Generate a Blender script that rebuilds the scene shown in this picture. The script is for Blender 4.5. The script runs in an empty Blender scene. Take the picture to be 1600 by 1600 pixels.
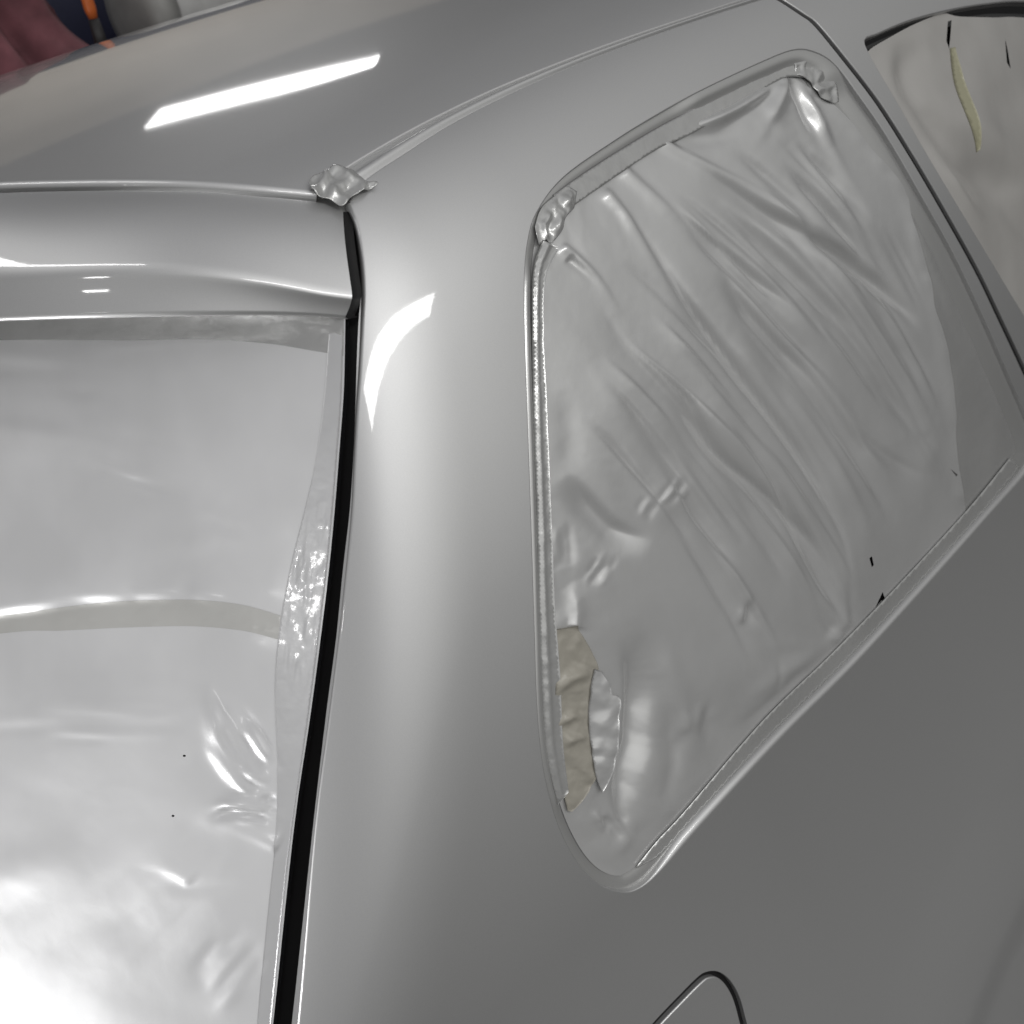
import bpy, math, random
import numpy as np
from mathutils import Vector, Matrix
from mathutils.geometry import delaunay_2d_cdt

# ------------------------------------------------------------------ camera
sc = bpy.context.scene
FPX = 1600.0                                   # focal length in photo pixels (photo is 1600 wide)
def basis(roll, pitch, yaw):
    r, p, s = np.radians([roll, pitch, yaw])
    U = np.array([-np.sin(r)*np.cos(p), np.cos(r)*np.cos(p), np.sin(p)])
    v = np.array([0, 0, -1.0]); H = v - U*(v@U); H /= np.linalg.norm(H); E = np.cross(H, U)
    return np.array([np.cos(s)*E - np.sin(s)*H, np.cos(s)*H + np.sin(s)*E, U])
CM = basis(12, 33, 46)                         # rows: car right, car forward, up, in camera axes
def ray(px):
    px = np.atleast_2d(np.asarray(px, float))
    d = np.stack([(px[:, 0]-800)/FPX, (800-px[:, 1])/FPX, -np.ones(len(px))], 1)
    return d @ CM.T
CAM = np.array([.55, 0, 1.5]) - .85*ray([(540, 310)])[0]

cam_d = bpy.data.cameras.new("camera"); cam = bpy.data.objects.new("camera", cam_d)
sc.collection.objects.link(cam)
cam_d.sensor_width = 36; cam_d.sensor_fit = 'HORIZONTAL'; cam_d.lens = 36*FPX/1600
m4 = Matrix([list(CM[i]) + [CAM[i]] for i in range(3)] + [[0, 0, 0, 1]])
cam.matrix_world = m4
cam_d.clip_start = .02; cam_d.clip_end = 60
cam_d.dof.use_dof = True; cam_d.dof.focus_distance = 1.0; cam_d.dof.aperture_fstop = 9
sc.camera = cam

# ------------------------------------------------------------------ world, lamps, exposure
world = bpy.data.worlds.new("World"); sc.world = world; world.use_nodes = True
wn = world.node_tree; wn.nodes.clear()
out = wn.nodes.new('ShaderNodeOutputWorld'); bg = wn.nodes.new('ShaderNodeBackground')
tc = wn.nodes.new('ShaderNodeTexCoord'); sx = wn.nodes.new('ShaderNodeSeparateXYZ')
wn.links.new(tc.outputs['Generated'], sx.inputs[0])
def world_ramp(axis, stops):
    mp = wn.nodes.new('ShaderNodeMapRange'); mp.inputs['From Min'].default_value = -1; mp.inputs['From Max'].default_value = 1
    rp = wn.nodes.new('ShaderNodeValToRGB'); wn.links.new(sx.outputs[axis], mp.inputs['Value']); wn.links.new(mp.outputs['Result'], rp.inputs[0])
    els = rp.color_ramp.elements
    for pos, c in stops:
        e = els.new(pos) if pos not in (0, 1) else els[0 if pos == 0 else -1]
        e.color = (*c, 1)
    return rp.outputs[0]
# ambient light shaped by direction: brightness added from the right, dim on the left
W_UP = [(0, (.03, .03, .03)), (.46, (.05, .05, .05)), (.505, (.24, .24, .24)), (.56, (.41, .41, .405)), (.64, (.47, .47, .468)), (.8, (.45, .45, .455)), (1, (.40, .40, .41))]
W_SIDE = [(0, (.14, .14, .148)), (.14, (.17, .17, .178)), (.27, (.50, .50, .505)), (.44, (.55, .55, .555)), (.70, (1.2, 1.2, 1.19)), (1, (1.45, 1.45, 1.43))]
wm = wn.nodes.new('ShaderNodeMix'); wm.data_type = 'RGBA'; wm.blend_type = 'MULTIPLY'; wm.inputs[0].default_value = 1
wn.links.new(world_ramp('Z', W_UP), wm.inputs[6]); wn.links.new(world_ramp('X', W_SIDE), wm.inputs[7])
W_LONG = [(0, (.62, .62, .63)), (.28, (.85, .85, .86)), (.5, (1.1, 1.1, 1.1)), (.68, (.95, .95, .95)), (.8, (.68, .68, .68)), (1, (.36, .36, .36))]
wm2 = wn.nodes.new('ShaderNodeMix'); wm2.data_type = 'RGBA'; wm2.blend_type = 'MULTIPLY'; wm2.inputs[0].default_value = 1
wn.links.new(wm.outputs[2], wm2.inputs[6]); wn.links.new(world_ramp('Y', W_LONG), wm2.inputs[7])
wn.links.new(wm2.outputs[2], bg.inputs[0]); wn.links.new(bg.outputs[0], out.inputs[0])
bg.inputs[1].default_value = 1.12

def tube_lamp(name, p, q, width, power, col=(1, .995, .985)):
    """A ceiling fluorescent tube: a long thin area lamp from p to q, facing the floor."""
    p, q = Vector(p), Vector(q)
    d = bpy.data.lights.new(name, 'AREA'); d.shape = 'RECTANGLE'
    d.size = (q-p).length; d.size_y = width; d.energy = power; d.color = col
    o = bpy.data.objects.new(name, d); sc.collection.objects.link(o)
    x = (q-p).normalized(); z = Vector((0, 0, 1)); y = z.cross(x).normalized(); z = x.cross(y)
    o.matrix_world = Matrix(((x.x, y.x, z.x, (p.x+q.x)/2), (x.y, y.y, z.y, (p.y+q.y)/2), (x.z, y.z, z.z, (p.z+q.z)/2), (0, 0, 0, 1)))
    return o
#LAMPS
tube_lamp('fluorescent_tube', (-2.95, 1.91, 3.0), (-2.19, 2.71, 3.0), .42, 11)     # mirrored in the roof
tube_lamp('fluorescent_tube', (2.19, -1.79, 3.0), (3.65, 1.74, 3.0), .42, 52)       # mirrored in the rear pillar
tube_lamp('fluorescent_tube', (-1.9, -1.25, 3.0), (.3, -.84, 3.0), .13, 8)         # above the tail, mirrored in the rolled edges
tube_lamp('fluorescent_tube', (-.3, -5.0, 3.0), (.3, -5.1, 3.0), .2, 15)            # at the back of the workshop, mirrored in the rear tape
wl_d = bpy.data.lights.new('work_light', 'AREA'); wl_d.shape = 'RECTANGLE'; wl_d.size = .7; wl_d.size_y = .5; wl_d.energy = 15; wl_d.color = (1, 1, 1)
wl_o = bpy.data.objects.new('work_light', wl_d); sc.collection.objects.link(wl_o)
wl_o.location = (-.3, -1.7, .55)
wl_o.rotation_euler = (Vector((.2, -.5, .85))-wl_o.location).to_track_quat('-Z', 'Y').to_euler()
#ENDLAMPS
vs = sc.view_settings
vs.view_transform = 'Standard'; vs.look = 'None'; vs.exposure = 0; vs.gamma = 1
try: vs.use_curve_mapping = False
except Exception: pass

# ------------------------------------------------------------------ the car body as a smooth solid
def smax(a, b, k):
    h = np.maximum(k-np.abs(a-b), 0)/k
    return np.maximum(a, b) + h*h*h*k/6
def Xside(y, z):
    d = z-.85
    up = .815 - .20*d - .22*d*d
    lo = .815 - .20*d + .23*np.minimum(-d, .45)**2 + .20*np.maximum(-d-.45, 0)
    X = np.where(d > 0, up, lo)
    t = np.maximum(.15-y, 0); X = X - .30*t*t
    f = np.maximum(y-.7, 0); X = X - .03*f*f
    return X
def Zroof(x, y):
    return 1.580 + .05*y - .045*y*y - .15*x*x
def Yrear(x, z):
    return -.185 + .62*(z-1.45) - .12*(z-1.45)**2 + .36*x*x
def g_side(P): return (P[:, 0]-Xside(P[:, 1], P[:, 2]))/1.06
def g_roof(P): return (P[:, 2]-Zroof(P[:, 0], P[:, 1]))/1.01
def g_rear(P): return (Yrear(P[:, 0], P[:, 2])-P[:, 1])/1.25
def G1(P):
    Q = P.copy(); Q[:, 0] = np.abs(Q[:, 0])
    return smax(g_side(Q), g_roof(Q), .16)
def G2(P): return smax(G1(P), g_rear(P), .07)
def Grear(P, off=0.0): return g_rear(P)-off/1.25

def grad(g, P, e=1e-4):
    N = np.zeros_like(P)
    for i in range(3):
        d = np.zeros(3); d[i] = e
        N[:, i] = g(P+d)-g(P-d)
    return N/np.linalg.norm(N, axis=1)[:, None]
def hit(px, g, t0=.3, t1=4.0, n=260):
    d = ray(px); m = len(d)
    lo = np.full(m, t0); hi = np.full(m, np.nan); prev = g(CAM+t0*d)
    for t in np.linspace(t0, t1, n)[1:]:
        v = g(CAM+t*d)
        new = np.isnan(hi) & (v < 0)
        hi[new] = t
        upd = np.isnan(hi); lo[upd] = t
    bad = np.isnan(hi)
    hi[bad] = t1
    for _ in range(36):
        mid = (lo+hi)/2; v = g(CAM+mid[:, None]*d)
        hi = np.where(v < 0, mid, hi); lo = np.where(v < 0, lo, mid)
    return CAM+((lo+hi)/2)[:, None]*d, bad
def zdrop(x, y, g, z0=1.8, z1=.3):
    lo = np.full(len(x), z0); hi = np.full(len(x), z1)
    for _ in range(40):
        mid = (lo+hi)/2; v = g(np.stack([x, y, mid], 1))
        hi = np.where(v < 0, mid, hi); lo = np.where(v < 0, lo, mid)
    return (lo+hi)/2
#MATHEND

# ------------------------------------------------------------------ 2-D helpers (outlines, folds, noise)
def smooth(pts, step=7.0, closed=False):
    """Catmull-Rom through the points, resampled to about `step`."""
    p = np.asarray(pts, float); n = len(p)
    if closed: q = np.vstack([p[-1], p, p[0], p[1]])
    else: q = np.vstack([2*p[0]-p[1], p, 2*p[-1]-p[-2]])
    out = []
    for i in range(1, len(q)-2):
        a, b, c, d = q[i-1], q[i], q[i+1], q[i+2]
        t = np.linspace(0, 1, 24, endpoint=False)[:, None]
        out.append(.5*((2*b)+(c-a)*t+(2*a-5*b+4*c-d)*t*t+(3*b-a-3*c+d)*t**3))
    out = np.vstack(out + ([] if closed else [q[-2][None]]))
    if closed: out = np.vstack([out, out[:1]])
    s = np.r_[0, np.cumsum(np.linalg.norm(np.diff(out, axis=0), axis=1))]
    k = max(2, int(round(s[-1]/step)))
    u = np.linspace(0, s[-1], k+1)
    r = np.stack([np.interp(u, s, out[:, j]) for j in range(out.shape[1])], 1)
    return r[:-1] if closed else r
def resample(pts, n):
    p = np.asarray(pts, float); s = np.r_[0, np.cumsum(np.linalg.norm(np.diff(p, axis=0), axis=1))]
    u = np.linspace(0, s[-1], n)
    return np.stack([np.interp(u, s, p[:, j]) for j in range(p.shape[1])], 1)
def inside(P, poly):
    x, y = P[:, 0], P[:, 1]; r = np.zeros(len(P), bool)
    a = poly; b = np.roll(poly, -1, axis=0)
    for (x0, y0), (x1, y1) in zip(a, b):
        if y0 == y1: continue
        c = ((y0 > y) != (y1 > y))
        r ^= c & (x < (x1-x0)*(y-y0)/(y1-y0)+x0)
    return r
def pdist(P, line, closed=False):
    """Distance to a polyline, share of its length, signed side."""
    L = np.asarray(line, float)
    if closed: L = np.vstack([L, L[:1]])
    s = np.r_[0, np.cumsum(np.linalg.norm(np.diff(L, axis=0), axis=1))]
    best = np.full(len(P), 1e9); tt = np.zeros(len(P)); sg = np.zeros(len(P))
    for i in range(len(L)-1):
        a = L[i]; d = L[i+1]-a; l2 = d@d
        if l2 == 0: continue
        t = np.clip(((P-a)@d)/l2, 0, 1)
        q = P-(a+t[:, None]*d); dd = np.hypot(q[:, 0], q[:, 1])
        m = dd < best
        best[m] = dd[m]; tt[m] = (s[i]+t[m]*np.sqrt(l2))/s[-1]
        sg[m] = np.sign(d[0]*q[m, 1]-d[1]*q[m, 0])
    return best, tt, sg
def folds(P, feats):
    """Sum of ridges (+) and valleys (-): (polyline, height mm, half width px[, skew])."""
    D = np.zeros(len(P))
    for f in feats:
        line, h, w = f[0], f[1], f[2]; skew = f[3] if len(f) > 3 else 0
        if len(line) > 2: line = smooth(line, 14)
        d, t, s = pdist(P, line)
        ends = np.clip(np.minimum(t, 1-t)/.38, 0, 1); ends = ends*ends*(3-2*ends)
        if len(f) > 4: ends = sstep(0, .07, t)*(1-t)**1.5
        w2 = np.where(s > 0, w*(1+skew), w*(1-skew))
        D += h*ends*(np.exp(-(np.sqrt(d*d+2)-1.41)/(w2*1.1)) if len(line) > 40 else np.exp(-(d/w2)**2/2))
    return D
def vnoise(P, scale, seed, ang=0, aniso=1.0):
    rng = np.random.RandomState(seed); N = 128; T = rng.rand(N, N)*2-1
    c, s = math.cos(ang), math.sin(ang)
    x = (P[:, 0]*c+P[:, 1]*s)/scale/aniso; y = (-P[:, 0]*s+P[:, 1]*c)/scale
    i = np.floor(x).astype(int); j = np.floor(y).astype(int); u = x-i; v = y-j
    u = u*u*u*(u*(6*u-15)+10); v = v*v*v*(v*(6*v-15)+10)
    g = lambda a, b: T[a % N, b % N]
    return (g(i, j)*(1-u)+g(i+1, j)*u)*(1-v)+(g(i, j+1)*(1-u)+g(i+1, j+1)*u)*v
def crumple(P, scale, seed):
    """Sharp-edged crumpled foil: warped triangle waves in several directions."""
    r = np.random.RandomState(seed); W = P+np.stack([vnoise(P, scale*1.6, seed), vnoise(P, scale*1.6, seed+1)], 1)*scale*.45
    D = np.zeros(len(P))
    for i in range(5):
        a = r.uniform(0, math.pi); l = scale*r.uniform(1.1, 2.4)
        f = (W[:, 0]*math.cos(a)+W[:, 1]*math.sin(a))/l+r.rand()
        D += np.abs((f % 1)-.5)*2*r.uniform(.5, 1)*l/scale/2
    return D-.8
def sstep(a, b, x):
    t = np.clip((x-a)/(b-a), 0, 1); return t*t*(3-2*t)

# ------------------------------------------------------------------ mesh helpers
def link_mesh(name, V, F, mat, parent=None, N=None, shade=True):
    me = bpy.data.meshes.new(name)
    me.from_pydata([tuple(map(float, v)) for v in V], [], [tuple(map(int, f)) for f in F]); me.validate(); me.update()
    if shade: me.polygons.foreach_set('use_smooth', [True]*len(me.polygons))
    if N is not None and len(me.vertices) == len(N): me.normals_split_custom_set_from_vertices([tuple(map(float, n)) for n in N])
    me.materials.append(mat)
    o = bpy.data.objects.new(name, me); sc.collection.objects.link(o)
    if parent is not None:
        o.parent = parent; o.matrix_parent_inverse = parent.matrix_world.inverted()
    return o
def tri_fill(outer, holes=(), step=9.0, jitter=0.0):
    """Triangulates the inside of an outline (minus holes) with an even grid of inner points."""
    lo = outer.min(0); hi = outer.max(0)
    gx = np.arange(lo[0], hi[0], step); gy = np.arange(lo[1], hi[1], step*.866)
    X, Y = np.meshgrid(gx, gy); X = X + (np.arange(len(gy)) % 2)[:, None]*step*.5
    P = np.stack([X.ravel(), Y.ravel()], 1)
    k = inside(P, outer)
    loops = [outer] + list(holes)
    for h in holes: k &= ~inside(P, h)
    P = P[k]
    near = np.full(len(P), 1e9)
    for l in loops:
        d, _, _ = pdist(P, l, True); near = np.minimum(near, d)
    P = P[near > step*.45]
    pts = [Vector(p) for l in loops for p in l]; ed = []; off = 0
    for l in loops:
        n = len(l); ed += [(off+i, off+(i+1) % n) for i in range(n)]; off += n
    pts += [Vector(p) for p in P]
    r = delaunay_2d_cdt(pts, ed, [], 0, 1e-6)
    V = np.array([(v.x, v.y) for v in r[0]]); F = np.array(r[2])
    c = V[F].mean(1); k = inside(c, outer)
    for h in holes: k &= ~inside(c, h)
    F = F[k]
    a = V[F]; cr = (a[:, 1, 0]-a[:, 0, 0])*(a[:, 2, 1]-a[:, 0, 1])-(a[:, 1, 1]-a[:, 0, 1])*(a[:, 2, 0]-a[:, 0, 0])
    F[cr > 0] = F[cr > 0][:, ::-1]          # image y runs down: this order faces the viewer
    return V, F
def to_px(P):
    q = (np.asarray(P)-CAM) @ CM
    return np.stack([800+FPX*q[:, 0]/-q[:, 2], 800-FPX*q[:, 1]/-q[:, 2]], 1)
def edge_roll(P, N, radius, depth, closed, gap, segs=6):
    """Rolled flange along a panel edge: a rounded corner, then a wall going inward.
    gap = (outline, True/False): the gap lies inside / outside that outline; or a vector towards the gap."""
    n = len(P)
    if closed: T = np.roll(P, -1, 0)-np.roll(P, 1, 0)
    else: T = np.gradient(P, axis=0)
    T /= np.linalg.norm(T, axis=1)[:, None]
    O = np.cross(N, T); O /= np.linalg.norm(O, axis=1)[:, None]
    if isinstance(gap[1], bool): ok = (inside(to_px(P+O*.003), gap[0]) == gap[1]).mean() > .5
    else: ok = (O@np.asarray(gap, float)).mean() > 0
    if not ok: O = -O
    r = np.broadcast_to(np.asarray(radius, float), (n,))[:, None]
    rows = []; nr = []
    for a in np.linspace(0, math.pi/2, segs):
        rows.append(P+r*math.sin(a)*O-r*(1-math.cos(a))*N); nr.append(N*math.cos(a)+O*math.sin(a))
    rows.append(rows[-1]-N*depth); nr.append(O.copy())
    V = np.vstack(rows); NN = np.vstack(nr); F = []
    k = n if closed else n-1
    for j in range(len(rows)-1):
        for i in range(k):
            a, b = j*n+i, j*n+(i+1) % n
            F.append((a, a+n, b+n, b) if not ok else (a, b, b+n, a+n))
    # T x O points along -N when O = N x T: settle the winding on the real normals
    f = np.array(F[:1]); q = V[f[0]]
    c = np.cross(q[1]-q[0], q[2]-q[0]); 
    if c@NN[f[0][0]] < 0: F = [g[::-1] for g in F]
    return V, NN, F
def join(parts):
    V = []; N = []; F = []; off = 0
    for v, n, f in parts:
        V.append(np.asarray(v)); N.append(np.asarray(n)); F += [tuple(int(i)+off for i in q) for q in f]; off += len(v)
    return np.vstack(V), np.vstack(N), F
def auto_normals(V, F):
    N = np.zeros_like(V); F = np.asarray(F)
    a = np.cross(V[F[:, 1]]-V[F[:, 0]], V[F[:, 2]]-V[F[:, 0]])
    for j in range(F.shape[1]): np.add.at(N, F[:, j], a)
    return N/np.maximum(np.linalg.norm(N, axis=1), 1e-12)[:, None]
def loft(rows, flip=False, closed=False):
    n = len(rows[0]); V = np.vstack(rows); F = []
    for j in range(len(rows)-1 if not closed else len(rows)):
        for i in range(n-1):
            a = j*n+i; b = a+1; c = ((j+1) % len(rows))*n+i; d = c+1
            F.append((a, c, d, b) if not flip else (a, b, d, c))
    return V, F
def sheet(name, outline, g, mat, parent=None, step=7, disp=None, off=0.0, holes=(), th=0.0):
    """A sheet lying on surface g, raised by off metres plus disp(px) millimetres along the normal."""
    V2, F = tri_fill(outline, holes, step)
    P, bad = hit(V2, g); N = grad(g, P)
    D = np.full(len(V2), off)
    if disp is not None: D = D + disp(V2)/1000.0
    V = P+N*D[:, None]
    if th > 0:                                   # turned-down edge gives the sheet its thickness
        nb = len(outline)
        B = np.arange(nb)
        # outline vertices come first in the triangulation
        VV = np.vstack([V, V[B]-N[B]*th]); n0 = len(V)
        FF = [tuple(f) for f in F] + [(i, (i+1) % nb, n0+(i+1) % nb, n0+i) for i in range(nb)]
        return link_mesh(name, VV, FF, mat, parent), V2
    return link_mesh(name, V, F, mat, parent), V2

# ------------------------------------------------------------------ materials
def new_mat(name):
    m = bpy.data.materials.new(name); m.use_nodes = True
    return m, m.node_tree.nodes, m.node_tree.links, m.node_tree.nodes['Principled BSDF']
def paint(name, col, rough=.32, metal=.85, coat=.6, flake=.04, coatr=.05):
    m, n, l, b = new_mat(name)
    b.inputs['Metallic'].default_value = metal; b.inputs['Roughness'].default_value = rough
    b.inputs['Coat Weight'].default_value = coat; b.inputs['Coat Roughness'].default_value = coatr; b.inputs['Coat IOR'].default_value = 1.65
    t = n.new('ShaderNodeTexCoord')
    v = n.new('ShaderNodeTexNoise'); v.inputs['Scale'].default_value = 1800; v.inputs['Detail'].default_value = 1
    l.new(t.outputs['Object'], v.inputs['Vector'])
    mr = n.new('ShaderNodeMapRange'); mr.inputs['From Min'].default_value = .3; mr.inputs['From Max'].default_value = .7
    mr.inputs['To Min'].default_value = 1-flake; mr.inputs['To Max'].default_value = 1+flake
    l.new(v.outputs['Fac'], mr.inputs['Value'])
    op = n.new('ShaderNodeTexNoise'); op.inputs['Scale'].default_value = 260; op.inputs['Detail'].default_value = 2
    l.new(t.outputs['Object'], op.inputs['Vector'])
    ob = n.new('ShaderNodeBump'); ob.inputs['Strength'].default_value = .004; ob.inputs['Distance'].default_value = .003
    l.new(op.outputs['Fac'], ob.inputs['Height']); l.new(ob.outputs[0], b.inputs['Coat Normal'])     # orange peel
    mx = n.new('ShaderNodeMix'); mx.data_type = 'RGBA'; mx.blend_type = 'MULTIPLY'; mx.inputs[0].default_value = 1
    mx.inputs[6].default_value = (*col, 1); l.new(mr.outputs['Result'], mx.inputs[7]); l.new(mx.outputs[2], b.inputs['Base Color'])
    return m
def film(name, col, rough=.3, metal=.5, coat=.4, bump=.15, scale=60, stretch=(1, 1, 1), coatr=.12, tint=None):
    m, n, l, b = new_mat(name)
    b.inputs['Metallic'].default_value = metal; b.inputs['Roughness'].default_value = rough
    b.inputs['Coat Weight'].default_value = coat; b.inputs['Coat Roughness'].default_value = coatr
    t = n.new('ShaderNodeTexCoord'); mpg = n.new('ShaderNodeMapping'); mpg.inputs['Scale'].default_value = stretch
    l.new(t.outputs['Object'], mpg.inputs[0])
    v = n.new('ShaderNodeTexNoise'); v.inputs['Scale'].default_value = scale; v.inputs['Detail'].default_value = 4
    l.new(mpg.outputs[0], v.inputs['Vector'])
    bp = n.new('ShaderNodeBump'); bp.inputs['Strength'].default_value = bump; bp.inputs['Distance'].default_value = .004
    l.new(v.outputs['Fac'], bp.inputs['Height']); l.new(bp.outputs[0], b.inputs['Normal'])
    w = n.new('ShaderNodeTexNoise'); w.inputs['Scale'].default_value = 9; w.inputs['Detail'].default_value = 3
    l.new(t.outputs['Object'], w.inputs['Vector'])
    cr = n.new('ShaderNodeValToRGB'); cr.color_ramp.elements[0].position = .35; cr.color_ramp.elements[1].position = .68
    c2 = tint or tuple(c*.9 for c in col)
    cr.color_ramp.elements[0].color = (*c2, 1); cr.color_ramp.elements[1].color = (*col, 1)
    l.new(w.outputs['Fac'], cr.inputs[0]); l.new(cr.outputs[0], b.inputs['Base Color'])
    return m
def plain(name, col, rough=.5, metal=0, spec=.5, var=.12, scale=14):
    m, n, l, b = new_mat(name)
    b.inputs['Metallic'].default_value = metal; b.inputs['Roughness'].default_value = rough
    b.inputs['Specular IOR Level'].default_value = spec
    t = n.new('ShaderNodeTexCoord'); w = n.new('ShaderNodeTexNoise'); w.inputs['Scale'].default_value = scale; w.inputs['Detail'].default_value = 4
    l.new(t.outputs['Object'], w.inputs['Vector'])
    cr = n.new('ShaderNodeValToRGB'); cr.color_ramp.elements[0].position = .3; cr.color_ramp.elements[1].position = .7
    cr.color_ramp.elements[0].color = (*[c*(1-var) for c in col], 1); cr.color_ramp.elements[1].color = (*[min(1, c*(1+var)) for c in col], 1)
    l.new(w.outputs['Fac'], cr.inputs[0]); l.new(cr.outputs[0], b.inputs['Base Color'])
    return m
M_PAINT = paint('silver_paint', (.60, .60, .598), rough=.50, metal=.84, coat=1.0)
M_SEAL = paint('overspray_seal', (.55, .55, .54), rough=.28, metal=.6, coat=.5, flake=.03, coatr=.1)
M_RUBBER = plain('black_rubber', (.01, .0095, .01), rough=.55, spec=.25)
M_GLASS = plain('dark_glass', (.01, .01, .011), rough=.08)
M_FILM = film('oversprayed_film', (.67, .67, .663), rough=.29, metal=.46, coat=.8, bump=.06, scale=45, coatr=.07)
M_RTAPE = film('oversprayed_rear_tape', (.66, .66, .665), rough=.30, metal=.3, coat=.8, bump=.05, scale=70, coatr=.07)
M_REAR = film('oversprayed_paper', (.76, .76, .765), rough=.40, metal=.22, coat=.4, bump=.06, scale=40)
M_TAPE = film('oversprayed_tape', (.56, .56, .55), rough=.27, metal=.5, coat=.6, bump=.10, scale=110, coatr=.08)
M_PATCH = film('bare_paper_patch', (.37, .35, .30), rough=.55, metal=.1, coat=.15, bump=.2, scale=90)
M_DOORFILM = film('door_film', (.52, .505, .48), rough=.36, metal=.22, coat=.4, bump=.1, scale=30)
M_YELLOW = film('yellow_tape', (.40, .385, .26), rough=.45, metal=0, coat=.2, bump=.1)

def tag(o, label=None, cat=None, group=None, kind=None):
    if label: o['label'] = label
    if cat: o['category'] = cat
    if group: o['group'] = group
    if kind: o['kind'] = kind
    return o
def empty(name, loc):
    o = bpy.data.objects.new(name, None); sc.collection.objects.link(o); o.location = loc
    bpy.context.view_layer.update(); return o

# ------------------------------------------------------------------ outlines traced on the body
PILLAR_EDGE = [(548, 316), (562, 350), (570, 400), (573, 450), (571, 500), (567, 575), (562, 640), (558, 720), (554, 800), (545, 892), (533, 1000), (518, 1120), (495, 1300), (469, 1600), (435, 1900), (405, 2100)]
FILM_RIGHT = [(540, 497), (539, 560), (537, 620), (531, 700), (523, 800), (514, 892), (501, 1000), (485, 1120), (459, 1300), (427, 1600), (392, 1900)]
RAIL = [(548, 316), (572, 283), (640, 237), (710, 193), (800, 147), (900, 103), (1000, 65), (1100, 30), (1200, -2)]
ROOF_SEAM = [(498, 296), (522, 272), (600, 224), (680, 181), (780, 134), (900, 86), (1000, 50), (1100, 17), (1190, -12), (1300, -44), (1500, -95), (1700, -140)]
DOOR_GAP = [(1200, -2), (1213, 0), (1250, 24), (1272, 41), (1318, 97), (1369, 164), (1421, 246), (1472, 333), (1523, 425), (1559, 500), (1600, 588), (1650, 700), (1700, 830), (1735, 980), (1745, 1130), (1735, 1280), (1730, 1500), (1730, 1900)]
WIN = [(838, 330), (823, 380), (818, 450), (820, 550), (825, 700), (830, 850), (834, 980), (838, 1100), (845, 1180), (856, 1240), (875, 1300), (902, 1350), (935, 1383), (970, 1395), (997, 1390), (1032, 1362), (1100, 1285), (1220, 1155), (1330, 1045), (1440, 925), (1540, 812), (1612, 728),
       (1618, 690), (1600, 640), (1570, 570), (1535, 490), (1490, 395), (1440, 305), (1388, 215), (1340, 145), (1306, 100), (1275, 80), (1241, 76), (1190, 95), (1098, 138), (1030, 175), (960, 218), (880, 275)]

car = empty('car', (0, 1.2, 0))
tag(car, 'silver hatchback freshly sprayed, its windows masked off with film', 'car')

# ---- quarter panel with the window opening and the filler opening
pe = smooth(PILLAR_EDGE, 8); ra = smooth(RAIL, 8); dg = smooth(DOOR_GAP, 8)
bottom = resample([dg[-1], (1150, 2120), (760, 2120), pe[-1]], 180)
outer = np.vstack([ra[:-1], dg[:-1], bottom[:-1], pe[::-1][:-1]])
win = smooth(WIN, 7, closed=True)
FUEL = [(985, 1640), (1022, 1596), (1060, 1556), (1088, 1528), (1103, 1518), (1122, 1517), (1140, 1529), (1155, 1553), (1165, 1585), (1172, 1625), (1172, 1720), (1165, 1790), (1140, 1815), (1080, 1820), (1000, 1815), (970, 1790), (962, 1740), (968, 1680)]
fuel = smooth(FUEL, 5, closed=True)
ARCH = [(1640, 1380), (1600, 1460), (1570, 1525), (1540, 1600), (1515, 1690), (1500, 1800), (1495, 1990)]
arch = smooth(ARCH, 14)
def body_disp(px):
    d, t, s = pdist(px, arch)
    d = np.where(s > 0, -d, d)
    return 4*sstep(-6, 34, -d)*sstep(160, 20, -d)
def body_points(px, extra=True):
    P, bad = hit(px, G2); N = grad(G2, P)
    if extra:
        e = 1.5
        D = body_disp(px)/1000
        P2 = P+N*D[:, None]
        pa, _ = hit(px+[e, 0], G2); pb, _ = hit(px+[0, e], G2)
        na, nb = grad(G2, pa), grad(G2, pb)
        pa = pa+na*(body_disp(px+[e, 0])/1000)[:, None]; pb = pb+nb*(body_disp(px+[0, e])/1000)[:, None]
        n2 = np.cross(pb-P2, pa-P2); n2 /= np.linalg.norm(n2, axis=1)[:, None]
        k = np.abs(D) > 1e-6
        N = np.where(k[:, None], n2*np.sign((n2*N).sum(1))[:, None], N); P = P2
    return P, N, bad
V2, F = tri_fill(outer, [win, fuel], 10)
V, N, bad = body_points(V2)
print('quarter panel', len(V2), 'missed', bad.sum())
F = F[~bad[F].any(1)]
def flange(px, radius, depth, closed, gap, segs=6):
    P, N_, b = body_points(px); return edge_roll(P, N_, radius, depth, closed, gap, segs)
# radius of the window flange: tight at the top and rear, wide along the sill
wd, wt, ws = pdist(win, smooth([(997, 1390), (1220, 1155), (1612, 728)], 20))
wr = .0016 + .0075*sstep(30, 4, wd)*sstep(0, .12, wt)
parts = [(V, N, F), flange(win, wr, .012, True, (win, True)), flange(fuel, .001, .016, True, (fuel, True)),
         flange(pe, .004, .003, False, (outer, False)), flange(dg, .0012, .02, False, (outer, False)), flange(ra, .002, .006, False, (outer, False))]
V, N, F = join(parts)
link_mesh('quarter_panel', V, F, M_PAINT, car, N)

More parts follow.
